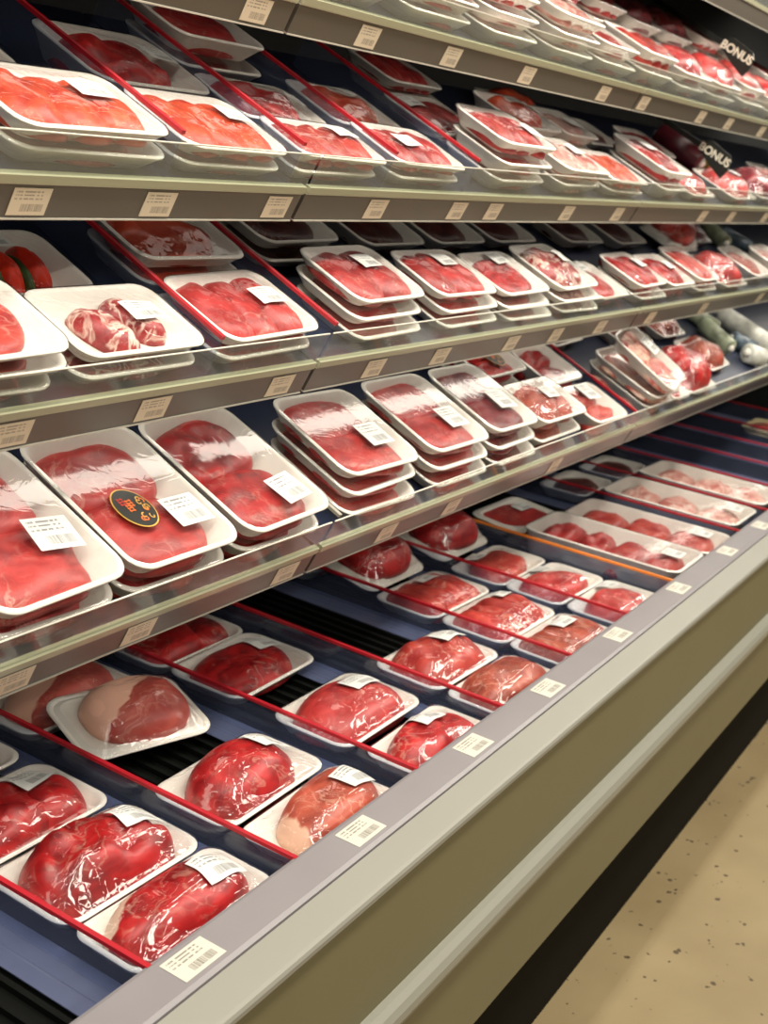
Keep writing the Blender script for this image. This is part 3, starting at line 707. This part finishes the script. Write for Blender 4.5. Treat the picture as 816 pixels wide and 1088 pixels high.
    ('S2g', 2, 'slices', 'pinkbeef', 0.068, 1.55, 0.107, 0.2, 0.14, 2, {'n': 2, 'lab': (0.12, 0.25, 0), 'off': (-0.015, -0.012)}, 'pink red double slice tray just right of the second shelf joint'),
    ('S2h', 2, 'slices', 'pinkbeef', 0.062, 1.8, 0.103, 0.205, 0.13, 2, {'n': 3, 'lab': (0.1, 0.3, 0)}, 'folded pink red slice tray, second from the joint on the second shelf up'),
    ('S2i', 2, 'steak', 'beef', 0.056, 2.023, 0.098, 0.2, 0.13, 2, {'lab': (0.15, 0.3, 0)}, 'bright red mince tray, third from the joint on the second shelf up'),
    ('S2j', 2, 'roastflat', 'marbled', 0.058, 2.255, 0.105, 0.205, 0.15, 2, {'lab': (0.2, 0.2, 0)}, 'mottled brown red tray, fourth from the joint on the second shelf up'),
    ('S2k', 2, 'steak', 'pinkbeef', 0.03, 2.46, 0.085, 0.18, 0.13, 0, {'lab': (0.0, 0.35, 0)}, 'low pink tray right of the mottled brown red tray'),
    ('S2l', 2, 'slices', 'beef', 0.05, 2.665, 0.085, 0.19, 0.13, 1, {'n': 3, 'lab': (0.25, 0.2, 0)}, 'red tray with a wide white label in the middle of the second shelf up'),
    ('S2m', 2, 'slices', 'beef', 0.045, 2.87, 0.08, 0.185, 0.13, 0, {'n': 3, 'lab': (0.2, 0.2, 0)}, 'narrow red pack left of the tilted pink strip pack on the second shelf up'),
    ('S2n', 2, 'slices', 'salmon', 0.05, 3.075, 0.09, 0.17, 0.15, 1, {'n': 2, 'nolab': 1}, 'pink strip pack left of the shiny pink roast on the second shelf up'),
    ('S2p', 2, 'roast', 'pinkbeef', 0.026, 3.33, 0.08, 0.22, 0.15, 0, {'H': 0.065, 'nolab': 1}, 'shiny rounded pink roast at the far right of the second shelf up'),
    ('S2o', 2, 'roast', 'salmon', 0.026, 3.3, 0.235, 0.22, 0.13, 0, {'base': 0.035, 'H': 0.06, 'nolab': 1}, 'red meat pack propped behind the shiny pink roast'),
    ('S2q', 2, 'steak', 'brown', 0.035, 3.64, 0.1, 0.2, 0.15, 0, {'nolab': 1}, 'white tray with brown pieces at the right picture edge, second shelf up'),
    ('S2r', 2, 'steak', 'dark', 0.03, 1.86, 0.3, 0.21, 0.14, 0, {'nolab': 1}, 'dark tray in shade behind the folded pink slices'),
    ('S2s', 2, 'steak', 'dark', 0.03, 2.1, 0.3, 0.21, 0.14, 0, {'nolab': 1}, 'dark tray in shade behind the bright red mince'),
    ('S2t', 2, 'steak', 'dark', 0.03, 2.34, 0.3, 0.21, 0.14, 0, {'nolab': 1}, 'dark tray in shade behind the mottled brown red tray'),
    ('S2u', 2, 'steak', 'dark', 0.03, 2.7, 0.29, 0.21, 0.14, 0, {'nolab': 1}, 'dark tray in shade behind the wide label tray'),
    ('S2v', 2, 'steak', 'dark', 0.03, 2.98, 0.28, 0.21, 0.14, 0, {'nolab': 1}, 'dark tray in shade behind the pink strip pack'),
    ('S1a', 1, 'steak', 'salmon', 0.04, 0.865, 0.22, 0.22, 0.14, 0, {'lab': (0.2, 0.2, 0)}, 'labelled pack half hidden at the left picture edge of the third shelf'),
    ('S1b', 1, 'slices', 'orange', 0.055, 0.955, 0.062, 0.225, 0.13, 1, {'n': 3, 'lab': (0.18, 0.2, 0)}, 'orange red sliced tray at the near left of the third shelf up'),
    ('S1c', 1, 'roastflat', 'beef', 0.04, 1.2, 0.235, 0.215, 0.15, 0, {'H': 0.03, 'lab': (0.32, 0.2, 0)}, 'broad deep red meat tray behind the first red divider on the third shelf up'),
    ('S1d', 1, 'slices', 'orange', 0.045, 1.195, 0.07, 0.2, 0.135, 1, {'n': 3, 'lab': (0.28, 0.2, 0)}, 'orange red slices just left of the joint on the third shelf up'),
    ('S1e', 1, 'steak', 'pinkbeef', 0.07, 1.425, 0.335, 0.2, 0.13, 1, {'nolab': 1}, 'upper red tray of the pair tucked under the top strip'),
    ('S1f', 1, 'roastflat', 'beef', 0.035, 1.425, 0.175, 0.205, 0.115, 0, {'lab': (0.3, 0.2, 0)}, 'deep red meat tray in front of the tucked pair'),
    ('S1g', 1, 'slices', 'salmon', 0.045, 1.425, 0.045, 0.205, 0.1, 1, {'n': 3, 'lab': (0.25, 0.3, 0)}, 'crumpled cream film pack just right of the third shelf joint'),
    ('S1h', 1, 'roastflat', 'orange', 0.035, 1.665, 0.2, 0.2, 0.13, 0, {'lab': (0.2, 0.3, 0)}, 'rounded orange red meat between two red dividers on the third shelf up'),
    ('S1i', 1, 'slices', 'pinkbeef', 0.045, 1.665, 0.055, 0.205, 0.12, 1, {'n': 3, 'lab': (-0.1, 0.1, 0)}, 'shiny red sliced pack between two red dividers at the shelf front'),
    ('S1j', 1, 'slices', 'pinkbeef', 0.04, 1.96, 0.205, 0.21, 0.14, 0, {'n': 3, 'base': 0.02, 'lab': (-0.3, 0.3, 0)}, 'white rimmed pink tray behind the tall front stack right of the red dividers'),
    ('S1k', 1, 'slices', 'pinkbeef', 0.09, 1.985, 0.085, 0.21, 0.13, 2, {'n': 3, 'lab': (0.3, 0.0, 0)}, 'white rimmed tray topping the tall front stack right of the red dividers'),
    ('S1l', 1, 'roastflat', 'orange', 0.065, 2.3, 0.225, 0.215, 0.14, 1, {'lab': (0.25, 0.15, 0)}, 'big orange red tray with slanted label at the back, middle of the third shelf up'),
    ('S1m', 1, 'roast', 'orange', 0.026, 2.53, 0.35, 0.2, 0.13, 0, {'H': 0.055, 'nolab': 1}, 'orange lump of meat behind the big orange red tray'),
    ('S1u', 1, 'slices', 'pale', 0.06, 2.26, 0.07, 0.21, 0.13, 1, {'n': 3, 'lab': (0.2, 0.2, 0)}, 'pale cream pack below the big orange red tray'),
    ('S1n', 1, 'slices', 'orange', 0.045, 2.51, 0.065, 0.2, 0.13, 1, {'n': 3, 'nolab': 1}, 'bright orange red pack just left of the second third-shelf joint'),
    ('S1o', 1, 'steak', 'pale', 0.06, 2.53, 0.222, 0.18, 0.12, 1, {'lab': (0.2, 0.0, 0)}, 'pale pack behind the bright orange red pack'),
    ('S1p', 1, 'slices', 'pinkbeef', 0.07, 2.81, 0.105, 0.19, 0.17, 1, {'n': 3, 'lab': (0.0, 0.25, 0)}, 'tilted cream tray of streaky pink slices on the third shelf'),
    ('S1q', 1, 'roast', 'beef', 0.026, 3.03, 0.07, 0.2, 0.14, 0, {'H': 0.05, 'nolab': 1}, 'red meat pack below the black sign on the third shelf up'),
    ('S1r', 1, 'roast', 'pinkbeef', 0.026, 3.4, 0.07, 0.25, 0.15, 0, {'H': 0.06, 'lab': (0.1, 0.2, 0)}, 'crinkled pink pack right of the black sign on the third shelf up'),
    ('S1t', 1, 'roast', 'dark2', 0.026, 3.68, 0.09, 0.2, 0.15, 0, {'H': 0.07, 'nolab': 1}, 'dark red piece at the right picture edge of the third shelf up'),
    ('S1v', 1, 'slices', 'beef', 0.04, 3.1, 0.24, 0.2, 0.14, 0, {'n': 3, 'nolab': 1}, 'red strip pack above the sign arm on the third shelf up'),
    ('S0a', 0, 'slices', 'pale', 0.06, 1.46, 0.075, 0.21, 0.13, 1, {'n': 3, 'nolab': 1}, 'pale foam tray at the near end of the top goods shelf'),
    ('S0b', 0, 'slices', 'pinkbeef', 0.085, 1.71, 0.085, 0.21, 0.13, 2, {'n': 3, 'nolab': 1}, 'cream tray with a red streak, second stack on the top goods shelf'),
    ('S0c', 0, 'slices', 'beef', 0.085, 1.96, 0.115, 0.21, 0.15, 2, {'n': 3, 'nolab': 1}, 'red meat tray topping the third stack, top goods shelf'),
    ('S0d', 0, 'slices', 'pale', 0.09, 2.2, 0.085, 0.21, 0.14, 2, {'n': 3, 'lab': (0.2, 0.2, 0)}, 'cream pink tray topping the fourth stack, top goods shelf'),
    ('S0e', 0, 'steak', 'pinkbeef', 0.065, 2.43, 0.08, 0.2, 0.13, 1, {'lab': (0.0, 0.2, 0)}, 'pale pack with a white label left of the second joint on the top goods shelf'),
    ('S0f', 0, 'slices', 'salmon', 0.075, 2.66, 0.085, 0.2, 0.14, 1, {'n': 3, 'nolab': 1}, 'streaky red pack right of the second joint on the top goods shelf'),
    ('S0g', 0, 'roast', 'beef', 0.06, 2.9, 0.075, 0.21, 0.14, 1, {'H': 0.06, 'nolab': 1}, 'red pack just below the sign on the top goods shelf'),
    ('S0h', 0, 'roast', 'pinkbeef', 0.06, 3.15, 0.08, 0.22, 0.15, 1, {'H': 0.065, 'nolab': 1}, 'pink red pack at the right picture edge of the top goods shelf'),
    ('S0i', 0, 'slices', 'pinkbeef', 0.075, 1.7, 0.24, 0.21, 0.14, 1, {'n': 3, 'nolab': 1}, 'pack at the picture top behind the red streaked cream tray'),
    ('S0j', 0, 'slices', 'beef', 0.11, 2.2, 0.255, 0.2, 0.15, 2, {'n': 2, 'nolab': 1}, 'pointed red strip pack behind the cream pink tray'),
    ('S0k', 0, 'slices', 'beef', 0.1, 2.44, 0.26, 0.2, 0.15, 2, {'n': 2, 'nolab': 1}, 'narrow red strip pack behind the white labelled pale pack'),
    ('S0l', 0, 'slices', 'pinkbeef', 0.1, 2.68, 0.265, 0.2, 0.15, 2, {'n': 3, 'nolab': 1}, 'dark pink strip pack up the slope left of the top sign'),
    ('S0m', 0, 'roast', 'dark2', 0.09, 2.93, 0.268, 0.21, 0.15, 2, {'H': 0.06, 'nolab': 1}, 'dark meat pack behind the top sign'),
    ('S0n', 0, 'roast', 'dark2', 0.09, 3.18, 0.272, 0.21, 0.15, 2, {'H': 0.065, 'nolab': 1}, 'dark maroon piece right of the top sign'),
    ('S0o', 0, 'roast', 'pinkbeef', 0.07, 3.43, 0.1, 0.22, 0.15, 1, {'H': 0.06, 'nolab': 1}, 'pink crinkled pack at the far top right'),
    ('S0p', 0, 'slices', 'pinkbeef', 0.11, 3.43, 0.27, 0.21, 0.14, 2, {'n': 3, 'nolab': 1}, 'white and pink pack up the slope at the far top right'),
    ('S0q', 0, 'slices', 'pale', 0.1, 3.72, 0.27, 0.2, 0.14, 2, {'n': 3, 'nolab': 1}, 'whitish pack in the top right picture corner'),
    ('S0r', 0, 'slices', 'dark2', 0.05, 1.95, 0.285, 0.21, 0.13, 1, {'n': 3, 'nolab': 1}, 'pack at the picture top behind the third stack of the top goods shelf'),
    ('S0s', 0, 'roast', 'beef', 0.06, 3.68, 0.085, 0.21, 0.15, 1, {'H': 0.06, 'nolab': 1}, 'red pack at the right picture edge below the whitish corner pack'),
    ('S0t', 0, 'slices', 'dark2', 0.09, 3.98, 0.22, 0.21, 0.15, 2, {'n': 3, 'nolab': 1}, 'dark pack beyond the whitish pack in the top right picture corner'),
    ('S1w', 1, 'slices', 'brown', 0.05, 3.95, 0.12, 0.21, 0.14, 1, {'n': 3, 'nolab': 1}, 'brown pack beyond the dark red piece on the third shelf up'),
    ('S2w', 2, 'steak', 'pale', 0.05, 3.88, 0.085, 0.21, 0.14, 1, {'nolab': 1}, 'pale pack beyond the white tray with brown pieces'),
    ('S1x', 1, 'steak', 'dark2', 0.03, 2.79, 0.27, 0.21, 0.13, 0, {'nolab': 1}, 'dark pack in shade behind the tilted cream tray on the third shelf'),
    ('S1y', 1, 'slices', 'pinkbeef', 0.05, 2.03, 0.365, 0.2, 0.13, 1, {'n': 3, 'nolab': 1}, 'pink pack at the back of the third shelf right of the red dividers'),
    ('S2x', 2, 'roast', 'dark2', 0.026, 3.56, 0.275, 0.18, 0.13, 0, {'H': 0.05, 'nolab': 1}, 'dark red piece behind the white tray with brown pieces'),
    ('S3x', 3, 'roast', 'brown', 0.026, 3.36, 0.285, 0.2, 0.14, 0, {'H': 0.05, 'nolab': 1}, 'dim brownish pack at the back of the lowest shelf behind the brownish roast'),
    ('S3y', 3, 'steak', 'dark2', 0.03, 3.06, 0.27, 0.2, 0.13, 0, {'nolab': 1}, 'dim dark red pack behind the shiny red roast'),
]

for idx, (nm, k, kind, mk, h, x, t, w, d, nb, o, noun) in enumerate(PACKS):
    seed = 100 + idx * 17
    base = o.get('base', 0.)
    th = (h - base) / (nb + 1) - .0018
    pit = (h - base) / (nb + 1)
    t = max(t, d / 2 + .006)
    rg = random.Random(seed)
    pitch = o.get('pitch', 0); yaw = o.get('yaw', 0) + rg.uniform(-2.0, 2.0)
    lift = math.sin(math.radians(abs(pitch))) * d / 2
    make_pack(k, kind, mk, th, x, t, base + nb * pit + .0006 + lift, w, d, o, noun, seed, False, pitch, yaw)
    for j in range(nb):
        lab = '%s the %s' % (('pack under' if j == nb - 1 else 'second pack under' if j == nb - 2 else 'third pack under'), noun.replace(',', ''))
        ww, dd = w, d
        make_pack(k, kind, mk, th, x + rg.uniform(-.008, .008), max(d / 2 + .007, t - .014 * (nb - j) + rg.uniform(-.003, .003)), j * pit + .0006, ww, dd, o, ' '.join(lab.split()[:16]), seed + 7 + j, True, 0, rg.uniform(-2, 2))

# ------------------------------------------------------------------ price tags
def price_tag(mw, w, d, m, label, group):
    o = mesh('price_tag', [(-w / 2, 0, -d / 2), (w / 2, 0, -d / 2), (w / 2, 0, d / 2), (-w / 2, 0, d / 2), (-w / 2, .0008, -d / 2), (w / 2, .0008, -d / 2), (w / 2, .0008, d / 2), (-w / 2, .0008, d / 2)],
             [(0, 1, 2, 3), (7, 6, 5, 4), (0, 4, 5, 1), (1, 5, 6, 2), (2, 6, 7, 3), (3, 7, 4, 0)], m, None, uv=[(0, 0), (1, 0), (1, 1), (0, 1)] * 2)
    o.matrix_world = mw
    return tag(o, label, 'price tag', group)
TAGX = {0: [1.267, 1.522, 1.766, 2.044, 2.402, 2.632, 3.034, 3.267, 3.584],
        1: [.878, 1.069, 1.293, 1.534, 1.782, 1.912, 2.227, 2.493, 3.078, 3.325, 3.667],
        2: [.823, 1.032, 1.277, 1.509, 1.71, 1.971, 2.166, 2.393, 2.695, 3.09, 3.625],
        3: [.802, .991, 1.28, 1.544, 1.755, 2.181]}
for k, xs in TAGX.items():
    for j, x in enumerate(xs):
        price_tag(plane_mw(k, x, -.0042, -.0262), .050, .031, TAG, 'cream paper price tag on the %s shelf strip, %s from the left' % (LVL[k], ORD[j]), 'shelf price tags')
a = math.atan2(.007, .0465)
for j, x in enumerate([.816, 1.128, 1.423, 1.680, 1.985, 2.324, 2.664, 2.949]):
    mw = Matrix.Translation((x, .7335, Z(-.7203))) @ Matrix.Rotation(a, 4, 'X') @ Matrix.Rotation(math.radians(-90), 4, 'X')
    price_tag(mw, .062, .036, RIMTAG, 'white price tag on the lilac grey front rail, %s from the near end' % ORD[j], 'front rail price tags')

# ------------------------------------------------------------------ divider signs with lettering
def sign(k, x, t, n, label):
    s = thing('shelf_sign', label, 'sign', plane_mw(k, x, t, n), 'black shelf signs')
    # arm: thin bar running up the slope, plate at its front end
    MB().box(-.002, .002, .045, .30, .000, .014).build('sign_arm', SIGNB, s)
    prof = [(-.045, -.035), (-.05, -.012), (-.046, .012), (-.034, .026), (.03, .032), (.046, .022), (.05, .004), (.046, -.004), (.0, -.022)]
    V = [(-.003, y, z) for y, z in prof] + [(.003, y, z) for y, z in prof]; n_ = len(prof)
    F = [tuple(range(n_ - 1, -1, -1)), tuple(range(n_, 2 * n_))] + [(i, (i + 1) % n_, (i + 1) % n_ + n_, i + n_) for i in range(n_)]
    pl = mesh('sign_plate', V, F, SIGNB, s)
    cu = bpy.data.curves.new('lettering', 'FONT'); cu.body = 'BONUS'; cu.size = .029; cu.extrude = .0004; cu.align_x = 'CENTER'; cu.align_y = 'CENTER'; cu.offset = .0007
    to = bpy.data.objects.new('lettering', cu); COL.objects.link(to)
    bpy.context.view_layer.update()
    me = bpy.data.meshes.new_from_object(to.evaluated_get(bpy.context.evaluated_depsgraph_get()))
    bpy.data.objects.remove(to)
    me.transform(Matrix(((0, 0, -1, -.0036), (-1, 0, 0, .002), (0, 1, 0, .006), (0, 0, 0, 1))))
    me.materials.clear(); me.materials.append(LETTER)
    lo = bpy.data.objects.new('lettering', me); COL.objects.link(lo); lo.parent = pl
    return s
sign(1, 3.23, .100, .085, 'black sign plate lettered BONUS on the third shelf')
sign(0, 3.25, .075, .120, 'black sign plate lettered BONUS on the top goods shelf')

# ------------------------------------------------------------------ wrapped tubes and jars at the far right
def tube(k, x, t, r, ln, yaw, m, endm, label, cat, name):
    o = thing(name, label, cat, plane_mw(k, x, t, r + .0008, yaw), 'wrapped goods at the far right')
    seg = 20; rings = []
    for ins, y in ((.45, -.5), (.12, -.485), (0, -.45), (0, .45), (.12, .485), (.45, .5)):
        rings.append([(r * (1 - ins) * math.cos(2 * math.pi * i / seg), y * ln, r * (1 - ins) * math.sin(2 * math.pi * i / seg)) for i in range(seg)])
    V, F = loft(rings); mesh('wrapper', V, F, m, o, True)
    for s_ in (-1, 1):
        rings = [[(q * math.cos(2 * math.pi * i / 12), s_ * (ln * .5 + y), q * math.sin(2 * math.pi * i / 12)) for i in range(12)] for q, y in ((r * .5, .0006), (r * .3, .004), (r * .18, .010))]
        V, F = loft(rings); mesh('end_cap', V, F, endm, o, True)
    return o
WRAP = simple('white_wrapper', (.62, .62, .56), .35, noise=.25, nscale=40)
WRAPG = simple('green_white_wrapper', (.34, .38, .26), .35, noise=.4, nscale=30)
WRAPB = simple('blue_grey_wrapper', (.10, .14, .18), .3, noise=.5, nscale=50)
tube(3, 3.90, .16, .032, .22, 12, WRAP, FOAM, 'long white wrapped tube at the right picture edge, lowest shelf', 'wrapped sausage', 'wrapped_sausage')
tube(3, 3.63, .175, .026, .13, -20, WRAPG, FOAM, 'short pale green wrapped tube behind the brownish roast', 'wrapped sausage', 'wrapped_sausage')
tube(3, 3.70, .26, .024, .12, 10, WRAPG, FOAM, 'dim wrapped tube at the back of the lowest shelf on the right', 'wrapped sausage', 'wrapped_sausage')
tube(3, 3.70, .060, .030, .07, 60, WRAP, FOAM, 'stubby white wrapped piece at the front right of the lowest shelf', 'wrapped sausage', 'wrapped_sausage')
tube(3, 3.76, .12, .024, .09, 40, WRAPB, FOAM, 'small blue grey wrapped piece between the white tubes', 'wrapped sausage', 'wrapped_sausage')
tube(2, 3.76, .245, .024, .11, -30, WRAPG, FOAM, 'green white wrapped piece at the far right of the second shelf', 'wrapped sausage', 'wrapped_sausage')
tube(2, 3.90, .22, .022, .11, 25, WRAPB, FOAM, 'dark wrapped roll at the right edge of the second shelf', 'wrapped sausage', 'wrapped_sausage')
tube(1, 3.53, .245, .026, .14, 8, simple('yellow_wrapper', (.45, .33, .07), .35, noise=.3), FOAM, 'yellow wrapped piece behind the crinkled pink pack', 'wrapped sausage', 'wrapped_sausage')
tube(1, 3.36, .235, .036, .15, 4, simple('maroon_casing', (.10, .012, .02), .3, noise=.3), FOAM, 'dark maroon sausage behind the black sign', 'sausage', 'wrapped_sausage')
